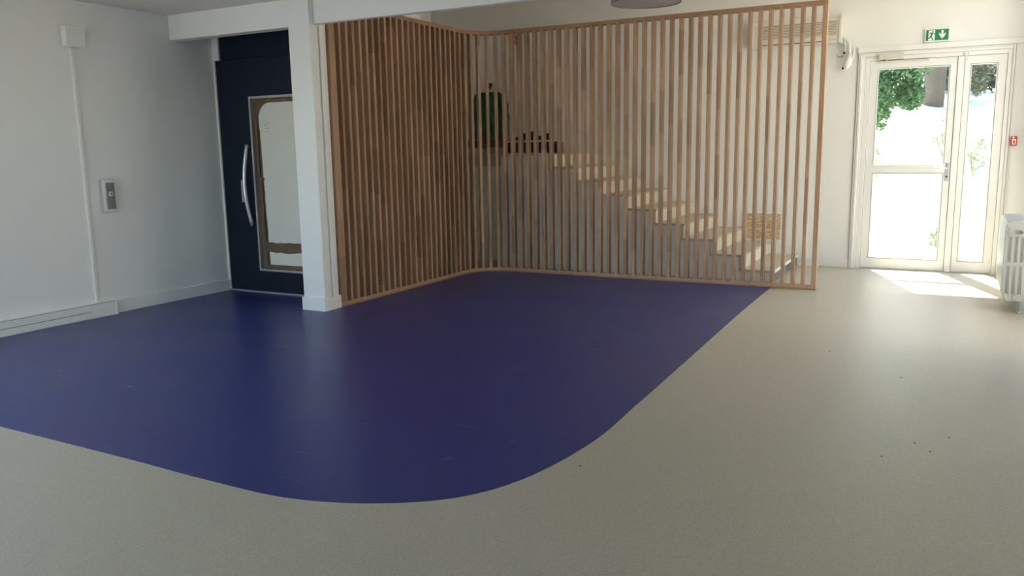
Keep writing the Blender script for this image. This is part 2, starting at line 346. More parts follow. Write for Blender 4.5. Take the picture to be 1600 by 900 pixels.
# cable trunking along the foot of the left wall
tk = thing('cable_trunking', 'long white cable trunking at the foot of the left wall', 'trunking', (-6.83, 1.2, 0))
box('body', XL+.001, -6.803, YF, 4.855, 0, 0.130, 'plastic_white', tk, 0.003)
box('lid', -6.806, -6.798, YF, 4.60, 0.006, 0.062, 'plastic_white', tk, 0.002)
box('lid', -6.806, -6.798, YF, 4.845, 0.067, 0.126, 'plastic_white', tk, 0.002)
box('gap_shade', -6.806, -6.7995, YF, 4.60, 0.0615, 0.0675, 'slot_dark', tk)  # dark strip colours in the shade of the gap between lids
box('gap_shade', -6.806, -6.8005, YF, 4.845, 0.1255, 0.1300, 'slot_dark', tk)  # same shade strip along the upper lid edge
box('end_cap', XL+.001, -6.794, 4.845, 4.866, 0, 0.134, 'plastic_white', tk, 0.002)

# ------------------------------------------------------------------ lift door
ld = sempty('door_1', (-6.1, 6.31, 0), 'dark blue lift door with tall glazed panel and curved handle', 'door')
X0, X1, WX0, WX1, WZ0, WZ1 = -6.845, -5.405, -6.405, -5.50, 0.235, 2.025
boxes('leaf', [(X0, WX0, 6.29, 6.335, 0.02, 2.402), (WX1, X1, 6.29, 6.335, 0.02, 2.402), (WX0, WX1, 6.29, 6.335, 0.02, WZ0), (WX0, WX1, 6.29, 6.335, WZ1, 2.402)], 'lift_blue', ld)
box('transom_panel', -6.778, X1, 6.296, 6.335, 2.408, 2.80, 'lift_blue', ld)
boxes('jamb', [(XL, X0-0.001, 6.275, 6.335, 0, 2.405), (XL, -6.779, 6.275, 6.335, 2.405, 2.80)], 'trim_paint', ld)
box('threshold', X0, X1, 6.262, 6.335, 0.0, 0.018, 'aluminium', ld, 0.003)
boxes('glazing_frame', [(WX0, WX0+.022, 6.278, 6.335, WZ0, WZ1), (WX1-.022, WX1, 6.278, 6.335, WZ0, WZ1), (WX0+.022, WX1-.022, 6.278, 6.335, WZ0, WZ0+.022), (WX0+.022, WX1-.022, 6.278, 6.335, WZ1-.022, WZ1)], 'aluminium', ld)
gx0, gx1, gz0, gz1 = WX0+.022, WX1-.022, WZ0+.022, WZ1-.022
rnd = random.Random(3)
# brown backing board, white film with a rounded corner in front of it, torn tape strips on the film
box('backing_board', gx0, gx1, 6.322, 6.334, gz0, gz1, 'brown_tape', ld)
def torn(p0, p1, n, amp):
    return [(p0[0]+(p1[0]-p0[0])*i/n + rnd.uniform(-amp, amp), p0[1]+(p1[1]-p0[1])*i/n + rnd.uniform(-amp, amp)) for i in range(1, n)]
fx0, fz0, fz1, R = -6.312, 0.292, 1.958, 0.16
pl = [(fx0+R+R*math.cos(a), fz1-R+R*math.sin(a)) for a in [math.pi - i*math.pi/2/10 for i in range(11)]]
pl += [(gx1-0.02, fz1), (gx1-0.02, fz0)] + torn((gx1-.02, fz0), (fx0+.03, fz0), 9, .004) + [(fx0+.035, fz0)] + torn((fx0+.035, fz0), (fx0, fz1-R), 26, .006)
prism('protective_film', pl, 'Y', 6.312, 6.318, 'film_white', ld)
def strip(x0, x1, z0, z1, amp, y0=6.306, n=10):
    a = torn((x0, z0), (x1, z0), n, amp); b = torn((x1, z1), (x0, z1), n, amp)
    prism('torn_tape', [(x0, z0)] + a + [(x1, z0), (x1, z1)] + b + [(x0, z1)], 'Y', y0, y0+.005, 'brown_tape', ld)
strip(-6.355, gx1-.004, 0.432, 0.536, .007, n=14)
strip(-6.372, gx1-.004, 0.262, 0.304, .003)
strip(-6.345, -6.312, 0.31, 0.44, .006, n=4)
strip(-6.352, -6.318, 0.55, 1.20, .006, n=6)
strip(-6.33, -6.285, 1.175, 1.205, .004, 6.304, 4)
strip(-6.365, -6.335, 1.22, 1.80, .007, 6.305, 6)
for (x, z) in ((-6.235, 1.735), (-6.205, 1.745), (-6.23, 1.70), (-6.20, 1.695), (-6.21, 1.72), (-6.235, 1.67), (-6.207, 1.665), (-6.19, 1.755), (-6.185, 1.70)):
    box('ink_mark', x, x+.011, 6.3105, 6.3125, z, z+.007, 'dark_steel', ld)
# handle: bowed bar on two short feet
hp = []
for i in range(17):
    t = i/16; hp.append((-6.455 - 0.012*math.sin(math.pi*t), 6.268 - 0.062*math.sin(math.pi*t), 1.545 - 0.835*t))
h = tube('handle', hp, 0.019, 'brushed_steel', ld, 12)
for z in (1.52, 0.735):
    cyl('foot', (-6.456, 6.272, z), 0.012, 0.045, 'Y', 'brushed_steel', h, 12)
lk = box('lock_plate', -6.590, -6.528, 6.276, 6.291, 0.952, 1.182, 'brushed_steel', ld, 0.003)
cyl('keyhole', (-6.548, 6.275, 1.085), 0.009, 0.006, 'Y', 'black', lk, 14)
box('slot', -6.553, -6.543, 6.2745, 6.278, 1.040, 1.066, 'black', lk)

# ------------------------------------------------------------------ things on the left wall
cd = thing('cable_conduit', 'thin white cable conduit running down the left wall', 'conduit', (XL, 4.705, 0.13))
box('channel', XL, XL+0.014, 4.688, 4.722, 0.134, 2.40, 'plastic_white', cd, 0.002)
box('cover', XL+0.012, XL+0.020, 4.692, 4.718, 0.134, 2.40, 'plastic_white', cd, 0.002)
box('coupling', XL, XL+0.024, 4.686, 4.724, 2.16, 2.19, 'plastic_white', cd, 0.002)
jb = thing('junction_box', 'small white junction box high on the left wall', 'junction box', (XL, 4.73, 2.39))
box('body', XL, XL+0.065, 4.625, 4.800, 2.392, 2.565, 'plastic_white', jb, 0.006)
box('lid', XL+0.063, XL+0.072, 4.622, 4.803, 2.389, 2.568, 'plastic_white', jb, 0.004)
cb = thing('lift_call_box', 'grey metal call station with one square button on the left wall', 'call button', (XL, 4.91, 0.94))
box('housing', XL, XL+0.055, 4.845, 4.962, 0.943, 1.246, 'brushed_steel', cb, 0.004)
pp = box('face_plate', XL+0.053, XL+0.060, 4.872, 4.955, 0.972, 1.212, 'dark_steel', cb, 0.002)
b2 = box('button', XL+0.060, XL+0.070, 4.890, 4.928, 1.090, 1.132, 'brushed_steel', cb, 0.003)
cyl('indicator', (XL+0.071, 4.911, 1.112), 0.008, 0.004, 'X', 'black', b2, 14)

# ------------------------------------------------------------------ slatted screen
R0, DP, WD = 0.38, 0.072, 0.034
RAIL = 0.045; ZT0, ZT1 = 2.762, 2.804
FX, FY, YS, XE = -5.05, 8.60, 5.957, -1.174          # front faces of the short and the long side, start, end
scr = thing('slatted_screen', 'tall curved screen of upright wooden slats between hall and stairs', 'screen', (-4.0, 8.2, 0))
CX, CY = FX+R0, FY-R0
def path():
    P = [((FX, YS), (1, 0)), ((FX, CY), (1, 0))]
    for i in range(1, 17):
        a = math.pi - (math.pi/2)*i/16
        P.append(((CX+R0*math.cos(a), CY+R0*math.sin(a)), (-math.cos(a), -math.sin(a))))
    P.append(((XE, FY), (0, -1)))
    return P
def rail(name, z0, z1):
    bm = bmesh.new(); rings = []; o = Vector((-4.0, 8.2, z0))
    for (p, nv) in path():
        f = Vector((p[0], p[1], 0)); b = f - Vector((nv[0], nv[1], 0))*DP
        rings.append([bm.verts.new(q) for q in (Vector((f.x, f.y, z0))-o, Vector((f.x, f.y, z1))-o, Vector((b.x, b.y, z1))-o, Vector((b.x, b.y, z0))-o)])
    for a, b in zip(rings, rings[1:]):
        for k in range(4): bm.faces.new((a[k], a[(k+1) % 4], b[(k+1) % 4], b[k]))
    bm.faces.new(rings[0]); bm.faces.new(rings[-1])
    return link(name, me_from(bm, name), 'wood', o, scr)
rail('bottom_rail', 0.002, RAIL); rail('top_rail', ZT0, ZT1)
def slat_mesh(wd, nm, dp=DP):
    bm = bmesh.new(); h = (ZT0-RAIL)/2
    bm_box(bm, -wd/2, wd/2, -dp/2, dp/2, -h, h); bmesh.ops.bevel(bm, geom=[e for e in bm.edges if abs(e.verts[0].co.z-e.verts[1].co.z) > 1], offset=0.002, segments=1, affect='EDGES')
    return me_from(bm, nm)
SM = slat_mesh(WD, 'slat'); SM.materials.append(MAT['wood'])
def put(me, nm, fx, fy, nx, ny):
    """slat whose front face is centred on (fx,fy) and looks along (nx,ny)"""
    c = Vector((fx - nx*DP/2, fy - ny*DP/2, (RAIL+ZT0)/2))
    return link(nm, me, None, c, scr, (0, 0, math.atan2(ny, nx) + math.pi/2))
PM = slat_mesh(0.080, 'end_post', DP+0.012); PM.materials.append(MAT['wood'])
put(PM, 'end_post', FX+0.004, YS+0.040, 1, 0)
y = 6.137
while y < CY:
    put(SM, 'slat', FX, y-WD/2, 1, 0); y += 0.0994
PM2 = slat_mesh(0.046, 'end_post', DP); PM2.materials.append(MAT['wood'])
put(PM2, 'end_post', XE-0.023, FY, 0, -1)
x = -1.220-0.1003; k = 0
while x+WD/2 > CX+0.01:
    put(SM, 'slat', x+WD/2, FY, 0, -1); xl = x+WD/2; x -= 0.1003
# slats round the bend, evenly spaced on the mid line between the last straight ones
s0 = (y-0.0994-WD/2); mid = R0+DP/2
A = CY - s0; B = xl - CX; tot = A + mid*math.pi/2 + B; n = round(tot/0.1); st = tot/n
for i in range(1, n):
    s = st*i - A
    if s < 0: put(SM, 'slat', FX, s0+st*i, 1, 0)
    elif s > mid*math.pi/2: put(SM, 'slat', CX+(s-mid*math.pi/2), FY, 0, -1)
    else:
        a = math.pi - s/mid; put(SM, 'slat', CX+R0*math.cos(a), CY+R0*math.sin(a), -math.cos(a), -math.sin(a))

# ------------------------------------------------------------------ staircase
RX, RUN, RZ, RISE, YN = -1.65, 0.325, 0.13, 0.158, 8.90
NS = 9
stc = thing('staircase', 'cream staircase climbing to the left behind the slatted screen', 'staircase', (-3.2, 9.64, 0))
for i in range(NS):
    xr, zt = RX-RUN*i, RZ+RISE*i
    zb = 0 if i == 0 else zt-RISE
    last = i == NS-1
    xe = xr-RUN-0.02 if not last else -4.93
    box('riser', xr-0.025, xr, YN, YB-0.001, zb, zt-0.022, 'riser_grey' if i == 0 else 'step_cream', stc)
    box('tread', xe, xr+0.012, YN-0.012, YB-0.001, zt-0.022, zt, 'tread_vinyl', stc, 0.004, 1)
    if i == 0: box('nosing', xr+0.004, xr+0.018, YN-0.014, YB-0.001, zt-0.026, zt+0.003, 'sign_white', stc, 0.002)
    if not last:
        boxes('skirting', [(xr-RUN, xr+0.12, YB-0.016, YB-0.001, zt if i else zt, zt+0.118), (xr+0.005, xr+0.12, YB-0.016, YB-0.001, zb+(0.118 if i else 0.0), zt)], 'trim_paint', stc)
# side wall under the steps
pl = [(-4.93, 0.0), (RX-0.03, 0.0)]
for i in range(NS):
    xr, zt = RX-RUN*i, RZ+RISE*i-0.022
    pl += [(xr-0.03, zt), (xr-RUN-0.03 if i < NS-1 else -4.93, zt)]
prism('side_wall', pl, 'Y', YN, YN+0.05, 'wall_paint', stc)
box('side_skirting', -4.93, RX-0.03, YN-0.012, YN, 0, 0.09, 'trim_paint', stc, 0.002)
box('landing', XL+.001, -4.93, 9.40, YB-0.001, RZ+RISE*8-0.16, RZ+RISE*8, 'tread_vinyl', stc)
box('recess_wall', XL+.001, -4.93, 9.42, 9.47, 0, RZ+RISE*8-0.16, 'wall_paint', stc)
# board resting on the second step against the wall
ob = thing('strand_board', 'small strand board panel with white edges standing on the stairs', 'board', (-2.07, 10.33, 0.288))
box('panel', -2.284, -1.850, 10.336, 10.351, 0.306, 0.620, 'osb', ob)
box('edge_strip', -2.286, -1.848, 10.328, 10.354, 0.620, 0.638, 'trim_paint', ob)
box('edge_strip', -2.286, -1.848, 10.328, 10.354, 0.289, 0.306, 'trim_paint', ob)

# ------------------------------------------------------------------ upper landing
gs = thing('green_drape', 'dark green crinkled sheet with rounded top hanging on the stair wall', 'drape', (-5.88, 10.34, 1.59))
bm = bmesh.new(); NXg, NZg = 30, 34; grid = []
for j in range(NZg+1):
    row = []
    for i in range(NXg+1):
        u = -1+2*i/NXg; v = j/NZg
        hw = 0.305; zt = 0.66 - 0.20*max(0, (abs(u)-0.45)/0.55)**2.2
        d = 0.018*math.sin(u*9+v*2.5) + 0.012*math.sin(u*23+v*11) + 0.01*math.sin(v*17-u*6)
        row.append(bm.verts.new((u*hw, -0.035-d, v*zt)))
    grid.append(row)
for j in range(NZg):
    for i in range(NXg): bm.faces.new((grid[j][i], grid[j][i+1], grid[j+1][i+1], grid[j+1][i]))
bmesh.ops.solidify(bm, geom=list(bm.faces), thickness=0.008)
link('sheet', me_from(bm, 'sheet', True), 'drape_green', (-5.88, 10.34, 1.592), gs)
tube('cord', [(-5.89, 10.315, 2.245), (-5.893, 10.315, 2.29), (-5.888, 10.33, 2.33)], 0.006, 'rubber_dark', gs, 8)
boxes('hanger', [(-5.925, -5.855, 10.315, 10.375, 2.335, 2.375), (-5.905, -5.872, 10.32, 10.375, 2.30, 2.336)], 'rubber_dark', gs, None, 0.008)
tag(box('stone_ledge', -6.20, -5.56, 10.22, 10.379, 1.480, 1.588, 'ledge_brown', None, 0.012), 'rough brown ledge under the green sheet', 'ledge')
sh = thing('black_bench', 'low black bench with white top on the landing behind the slats', 'bench', (-5.14, 10.25, RZ+RISE*8))
z0 = RZ+RISE*8
box('front_panel', -5.53, -4.77, 10.16, 10.19, z0+0.01, 1.545, 'black', sh, 0.003)
box('side_panel', -5.53, -5.50, 10.19, 10.36, z0, 1.545, 'black', sh)
box('side_panel', -4.80, -4.77, 10.19, 10.36, z0, 1.545, 'black', sh)
box('top', -5.54, -4.76, 10.13, 10.37, 1.545, 1.566, 'sign_white', sh, 0.003)
for (xa, xb, ht, lb) in ((-5.44, -5.36, .05, 'shortest black box standing on the black bench'), (-5.335, -5.225, .098, 'second black box from the left standing on the bench'), (-5.205, -5.10, .118, 'tallest black box standing on the black bench'), (-5.08, -4.985, .06, 'low black box near the right end of the bench'), (-4.965, -4.87, .09, 'rightmost black box standing on the bench')):
    bx = thing('storage_box', lb, 'box', ((xa+xb)/2, 10.27, 1.566), 'black boxes on the landing bench')
    box('body', xa, xb, 10.15, 10.30, 1.567, 1.567+ht-0.012, 'black', bx, 0.004)
    box('lid', xa-.003, xb+.003, 10.147, 10.303, 1.567+ht-0.012, 1.567+ht, 'rubber_dark', bx, 0.003)
wc = thing('wooden_cleat', 'small brown wooden wall cleat high behind the slats', 'bracket', (-5.45, 10.35, 2.88))
box('back_plate', -5.475, -5.430, 10.355, 10.379, 2.875, 3.00, 'wood', wc, 0.003)
box('prong', -5.475, -5.425, 10.315, 10.355, 2.965, 2.995, 'wood', wc, 0.004)
box('prong', -5.475, -5.425, 10.315, 10.355, 2.885, 2.925, 'wood', wc, 0.004)

# ------------------------------------------------------------------ pendant lamp
LX, LY, LZ, LR = -2.43, 7.0, 2.665, 0.297
pn = thing('pendant_lamp', 'grey fabric drum pendant lamp hanging from the ceiling', 'lamp', (LX, LY, LZ))
bm = bmesh.new(); N = 56; ring = []
for (r, z) in ((LR, 0), (LR, .28), (LR-.004, .28), (LR-.004, 0)):
    ring.append([bm.verts.new((r*math.cos(2*math.pi*i/N), r*math.sin(2*math.pi*i/N), z)) for i in range(N)])
for a in range(4):
    b = (a+1) % 4
    for i in range(N): bm.faces.new((ring[a][i], ring[a][(i+1) % N], ring[b][(i+1) % N], ring[b][i]))
link('lamp_shade', me_from(bm, 'lamp_shade', False), 'shade_fabric', (LX, LY, LZ), pn)
def ring_tube(name, r, z, rad, m, parent):
    bm = bmesh.new(); rr = []
    for i in range(N):
        a = 2*math.pi*i/N; rr.append([bm.verts.new(((r+rad*math.cos(b))*math.cos(a), (r+rad*math.cos(b))*math.sin(a), rad*math.sin(b))) for b in [2*math.pi*k/6 for k in range(6)]])
    for i in range(N):
        for k in range(6): bm.faces.new((rr[i][k], rr[(i+1) % N][k], rr[(i+1) % N][(k+1) % 6], rr[i][(k+1) % 6]))
    return link(name, me_from(bm, name, True), m, (LX, LY, z), parent)
ring_tube('rim', LR-.001, LZ+.002, .004, 'dark_steel', pn)
cyl('diffuser', (LX, LY, LZ+0.006), LR-.006, 0.006, 'Z', 'shade_fabric', pn, 48)
tube('cord', [(LX, LY, LZ+0.03), (LX, LY, ZC2-0.03)], 0.004, 'rubber_dark', pn, 8)
cyl('ceiling_rose', (LX, LY, ZC2-0.018), 0.05, 0.036, 'Z', 'plastic_white', pn, 24)

# ------------------------------------------------------------------ exit door
ed = sempty('door_2', (-0.27, 10.42, 0), 'white double exit door glazed with clear panes', 'door')
DF, DK = 10.385, 10.435      # leaf front and back
boxes('casing', [(-1.062, -0.985, YB-0.022, YB+0.01, 0, 2.456), (0.445, 0.472, YB-0.022, YB+0.01, 0, 2.456), (-0.985, 0.445, YB-0.022, YB+0.01, 2.41, 2.456)], 'trim_paint', ed, None, 0.003)
boxes('casing_bead', [(-1.040, -1.015, YB-0.034, YB-0.02, 0, 2.44), (-1.015, 0.452, YB-0.034, YB-0.02, 2.425, 2.442), (0.452, 0.462, YB-0.034, YB-0.02, 0, 2.442)], 'trim_paint', ed, None, 0.003)
boxes('frame', [(-0.985, -0.938, YB-0.012, YB+0.09, 0, 2.41), (0.406, 0.445, YB-0.012, YB+0.09, 0, 2.41), (-0.938, 0.406, YB-0.012, YB+0.09, 2.365, 2.41)], 'trim_paint', ed, None, 0.003)
box('lintel_board', -1.068, 0.70, YB-0.030, YB, 2.458, 2.520, 'trim_paint', ed, 0.004)
box('threshold', -0.938, 0.406, YB-0.01, YB+0.12, 0, 0.012, 'aluminium', ed, 0.002)
def leaf(name, a, b, g0, g1, holes):
    L = [(a, g0, DF, DK, 0.014, 2.362), (g1, b, DF, DK, 0.014, 2.362)]; z = 0.014
    for (h0, h1) in holes: L.append((g0, g1, DF, DK, z, h0)); z = h1
    L.append((g0, g1, DF, DK, z, 2.362))
    o = boxes(name, L, 'trim_paint', ed, None, 0.0)
    for (h0, h1) in holes:
        box('pane', g0-.002, g1+.002, DF+.022, DF+.028, h0-.002, h1+.002, 'glass', o)
        boxes('glazing_bead', [(g0, g0+.012, DF+.004, DF+.020, h0, h1), (g1-.012, g1, DF+.004, DF+.020, h0, h1), (g0+.012, g1-.012, DF+.004, DF+.020, h0, h0+.012), (g0+.012, g1-.012, DF+.004, DF+.020, h1-.012, h1)], 'trim_paint', o)
    return o
main = leaf('leaf', -0.935, -0.050, -0.856, -0.128, [(0.125, 1.110), (1.205, 2.278)])
side = leaf('leaf', -0.004, 0.403, 0.066, 0.322, [(0.125, 2.278)])
mat('line_grey', (0.24, 0.23, 0.20), 0.7)
boxes('gap_line', [(-0.9405, -0.9345, DF-.004, DF+.006, .014, 2.3665), (-0.9345, 0.4035, DF-.004, DF+.006, 2.3605, 2.3665), (0.4025, 0.4085, DF-.004, DF+.006, .014, 2.3605), (-0.064, -0.0585, DF-.006, DF+.002, .014, 2.3605), (0.0042, 0.0100, DF-.006, DF+.002, .014, 2.3605)], 'line_grey', ed)  # dark strips colour in the shaded gaps around the leaves
boxes('casing_joint', [(-0.9870, -0.9825, YB-.0145, YB-.011, 0, 2.4115), (-0.9825, 0.4475, YB-.0145, YB-.011, 2.4075, 2.4115), (0.4430, 0.4475, YB-.0145, YB-.011, 0, 2.4075), (0.4735, 0.4775, YB-.006, YB-.0005, .1, 2.456), (-1.0675, -1.0635, YB-.006, YB-.0005, .1, 2.456), (-1.066, 0.476, YB-.024, YB-.0005, 2.4555, 2.4585)], 'line_grey', ed)
for (g0, g1, h0, h1) in ((-0.856, -0.128, 0.125, 1.110), (-0.856, -0.128, 1.205, 2.278), (0.066, 0.322, 0.125, 2.278)):
    boxes('gasket', [(g0-.0005, g0+.004, DF-.001, DF+.022, h0, h1), (g1-.004, g1+.0005, DF-.001, DF+.022, h0, h1), (g0+.004, g1-.004, DF-.001, DF+.022, h0-.0005, h0+.004), (g0+.004, g1-.004, DF-.001, DF+.022, h1-.004, h1+.0005)], 'line_grey', main if g0 < 0 else side)
box('astragal', -0.058, 0.004, DF-0.012, DF-0.0005, 0.014, 2.360, 'trim_paint', ed, 0.003)
box('mid_rail_bar', -0.930, -0.10, DF-0.010, DF-0.0005, 1.180, 1.208, 'trim_paint', main, 0.003)
hd = box('handle', -0.112, -0.074, DF-0.010, DF-0.0005, 1.02, 1.22, 'aluminium', main, 0.003)
tube('lever', [(-0.092, DF-.012, 1.16), (-0.092, DF-.05, 1.16), (-0.105, DF-.058, 1.16), (-0.215, DF-.058, 1.158)], 0.009, 'aluminium', hd, 10)
cyl('keyhole', (-0.093, DF-.011, 1.07), 0.010, 0.004, 'Y', 'black', hd, 12)
dc = box('door_closer', -0.845, -0.590, YB-0.075, YB-0.012, 2.372, 2.432, 'closer_grey', ed, 0.004)
box('closer_arm', -0.842, -0.342, DF-0.040, DF-0.004, 2.334, 2.356, 'closer_grey', ed, 0.003)
box('closer_link', -0.775, -0.755, YB-0.06, YB-0.03, 2.350, 2.376, 'aluminium', ed)
st = boxes('flush_bolt', [(-0.012, 0.045, YB-0.030, YB-0.012, 2.368, 2.400), (0.006, 0.028, DF-0.022, DF-0.001, 2.318, 2.368)], 'plastic_white', ed, None, 0.002)
for xx in (0.0, 0.034): cyl('screw', (xx, YB-0.031, 2.385), 0.005, 0.004, 'Y', 'dark_steel', st, 8)

# ------------------------------------------------------------------ exit sign
es = thing('exit_sign', 'green and white exit sign with running figure above the glazed door', 'sign', (-0.275, YB, 2.525))
SX0, SX1, SZ0, SZ1 = -0.400, -0.158, 2.527, 2.668
SY = YB-0.038
box('housing', SX0, SX1, SY, YB, SZ0, SZ1, 'sign_white', es, 0.003)
box('green_panel', SX0+.013, SX1-.010, SY-.003, SY+.001, SZ0+.014, SZ1-.012, 'sign_green', es)
def S(u, v): return (SX0+.013+(SX1-SX0-.023)*u, SZ0+.014+(SZ1-SZ0-.026)*v)
def flat(name, pts, lay, m): prism(name, [S(*p) for p in pts], 'Y', SY-.003-.001*lay, SY-.003-.001*lay+.0009, m, es)
flat('doorway_mark', [(.11, .02), (.395, .02), (.395, .95), (.11, .95)], 1, 'sign_white')
import math as _m
cxh, czh = .295, .80
flat('figure_head', [(cxh+.032*_m.cos(a), czh+.07*_m.sin(a)) for a in [2*_m.pi*k/14 for k in range(14)]], 2, 'sign_green')
flat('figure_body', [(.20, .66), (.30, .70), (.345, .58), (.395, .54), (.41, .59), (.36, .64), (.315, .73), (.19, .74), (.145, .58), (.175, .55)], 2, 'sign_green')
flat('figure_torso', [(.225, .70), (.315, .70), (.265, .42), (.195, .45)], 2, 'sign_green')
flat('figure_leg', [(.20, .47), (.255, .42), (.305, .20), (.345, .05), (.30, .03), (.255, .20), (.215, .34)], 2, 'sign_green')
flat('figure_leg', [(.195, .47), (.245, .44), (.185, .22), (.07, .16), (.05, .24), (.15, .29)], 2, 'sign_green')
flat('arrow', [(.675, .90), (.775, .90), (.775, .48), (.865, .72), (.865, .48), (.725, .12), (.585, .48), (.585, .72), (.675, .48)], 1, 'sign_white')

# ------------------------------------------------------------------ fire alarm point
ap = thing('alarm_call_point', 'small red fire alarm call point beside the exit door frame', 'alarm', (0.515, YB, 1.39))
box('housing', 0.488, 0.548, YB-0.05, YB, 1.398, 1.498, 'alarm_red', ap, 0.005)
box('window_frame', 0.502, 0.536, YB-0.054, YB-0.049, 1.412, 1.468, 'sign_white', ap, 0.001)
box('push_panel', 0.510, 0.528, YB-0.056, YB-0.053, 1.420, 1.455, 'alarm_red', ap, 0.001)
box('label_plate', 0.504, 0.520, YB-0.052, YB-0.049, 1.478, 1.490, 'sign_white', ap)
tag(box('alarm_cable_duct', 0.494, 0.506, YB-0.014, YB, 0.10, 1.397, 'plastic_white', None, 0.002), 'thin white cable duct running down from the red alarm point', 'conduit')

# ------------------------------------------------------------------ air conditioner
AX0, AX1, AZ0, AZ1 = -2.235, -1.235, 2.580, 2.885
ac = thing('air_conditioner', 'cream wall mounted air conditioner partly behind the slats', 'air conditioner', (-1.735, YB, AZ0))
prof = [(YB, AZ0), (10.20, AZ0), (10.175, AZ0+.03), (10.165, AZ0+.12), (10.17, AZ1-.06), (10.185, AZ1-.015), (10.205, AZ1), (YB, AZ1)]
prism('body', prof, 'X', AX0+.02, AX1-.02, 'plastic_cream', ac)
prof2 = [(YB, AZ0-.006), (10.19, AZ0-.006), (10.160, AZ0+.03), (10.150, AZ0+.12), (10.155, AZ1-.06), (10.175, AZ1-.008), (10.20, AZ1+.006), (YB, AZ1+.006)]
prism('end_cap', prof2, 'X', AX1-.025, AX1, 'plastic_cream', ac); prism('end_cap', prof2, 'X', AX0, AX0+.025, 'plastic_cream', ac)
gr = box('grille_recess', AX0+.10, AX1-.055, 10.158, 10.168, AZ0+.085, AZ1-.075, 'grille_beige', ac)
for i in range(8):
    z = AZ0+.092+i*.0168; box('louvre', AX0+.105, AX1-.06, 10.152, 10.160, z, z+.006, 'plastic_cream', gr)
box('air_flap', AX0+.11, AX1-.20, 10.158, 10.172, AZ0+.022, AZ0+.06, 'plastic_cream', ac, 0.003)
box('outlet_gap', AX0+.10, AX1-.16, 10.163, 10.176, AZ0+.014, AZ0+.021, 'black', ac)
for i in range(4): box('control_mark', AX1-.15+i*.028, AX1-.142+i*.028, 10.162, 10.174, AZ0+.026, AZ0+.034, 'slot_dark', ac)
# pipe and siphon beside it
ps = thing('condensate_pipe', 'white curved drain pipe with siphon beside the air conditioner', 'pipe', (-1.17, YB, 2.28))
tube('pipe', [(-1.233, 10.30, 2.625), (-1.20, 10.30, 2.622), (-1.172, 10.30, 2.60), (-1.158, 10.30, 2.56), (-1.156, 10.30, 2.50), (-1.156, 10.30, 2.45)], 0.020, 'plastic_white', ps, 12)
tube('thin_pipe', [(-1.225, 10.31, 2.60), (-1.205, 10.30, 2.56), (-1.205, 10.30, 2.50), (-1.212, 10.30, 2.475)], 0.009, 'plastic_white', ps, 8)
cyl('coupling', (-1.212, 10.30, 2.468), 0.013, 0.022, 'Z', 'rubber_dark', ps, 12)
tube('siphon', [(-1.156, 10.30, 2.455), (-1.155, 10.30, 2.40), (-1.165, 10.295, 2.35), (-1.195, 10.29, 2.31), (-1.212, 10.285, 2.30)], [0.026, 0.030, 0.040, 0.036, 0.012], 'plastic_white', ps, 14)
tube('siphon_arm', [(-1.135, 10.30, 2.36), (-1.115, 10.30, 2.42), (-1.11, 10.305, 2.50)], 0.010, 'plastic_white', ps, 8)
cyl('outlet', (-1.215, 10.285, 2.298), 0.014, 0.020, 'X', 'rubber_dark', ps, 12)
cyl('wall_clip', (-1.108, 10.33, 2.51), 0.022, 0.09, 'Y', 'plastic_white', ps, 14)
tube('loose_wire', [(-1.30, 10.372, 2.452), (-1.28, 10.370, 2.435), (-1.255, 10.370, 2.430), (-1.225, 10.372, 2.445)], 0.003, 'rubber_dark', ps, 6)

# ------------------------------------------------------------------ radiator (end section towards the viewer)
rd = thing('radiator', 'off-white cast iron column radiator by the exit door', 'radiator', (0.49, 8.5, 0))
RXa, RXb, RY0, RZ0, RZ1 = 0.395, 0.600, 8.02, 0.105, 0.780
NSEC, PIT = 15, 0.062
def sec_bm():
    bm = bmesh.new()
    # outline of one section seen from its end (x,z): tapered foot, rounded top
    out = [(0.045, 0.0), (0.165, 0.0), (0.205, 0.06), (0.205, 0.62), (0.190, 0.665), (0.16, 0.675), (0.045, 0.675), (0.012, 0.665), (0.0, 0.62), (0.0, 0.09)]
    v0 = [bm.verts.new((p[0], 0.0, p[1])) for p in out]; v1 = [bm.verts.new((p[0], 0.056, p[1])) for p in out]
    bm.faces.new(v0); bm.faces.new(v1[::-1]); n = len(out)
    for i in range(n): bm.faces.new((v0[i], v0[(i+1) % n], v1[(i+1) % n], v1[i]))
    bevel_all(bm, 0.006, 2)
    return bm
secm = me_from(sec_bm(), 'section'); secm.materials.append(MAT['radiator_enamel'])
for i in range(NSEC):
    sec = link('section', secm, None, (RXa, RY0+PIT*i, RZ0), rd)
    if i == 0:
        for k in range(3):
            xx = RXa+0.046+0.045*k
            for (z0, z1) in ((0.175, 0.405), (0.445, 0.655)):
                bmx = bmesh.new(); bm_box(bmx, -.0055, .0055, -.003, .003, -(z1-z0)/2, (z1-z0)/2); bevel_all(bmx, .0025, 2)
                link('slot', me_from(bmx, 'slot'), 'slot_dark', (xx, RY0-0.0015, (z0+z1)/2), sec)
                for sx in (-1, 1):
                    tube('slot_rim', [(xx+sx*.009, RY0-.001, z0-.004), (xx+sx*.009, RY0-.001, z1+.004)], .003, 'radiator_enamel', sec, 6)
        cyl('boss', (RXa+0.045, RY0-.004, 0.700), 0.026, 0.012, 'Y', 'radiator_enamel', sec, 24)
        cyl('boss', (RXa+0.115, RY0-.004, 0.142), 0.026, 0.012, 'Y', 'radiator_enamel', sec, 24)
        vb = cyl('valve', (RXa+0.115, RY0-.02, 0.700), 0.016, 0.045, 'Y', 'brushed_steel', sec, 16)
        cyl('valve_cap', (RXa+0.115, RY0-.05, 0.700), 0.013, 0.03, 'Y', 'dark_steel', vb, 12)
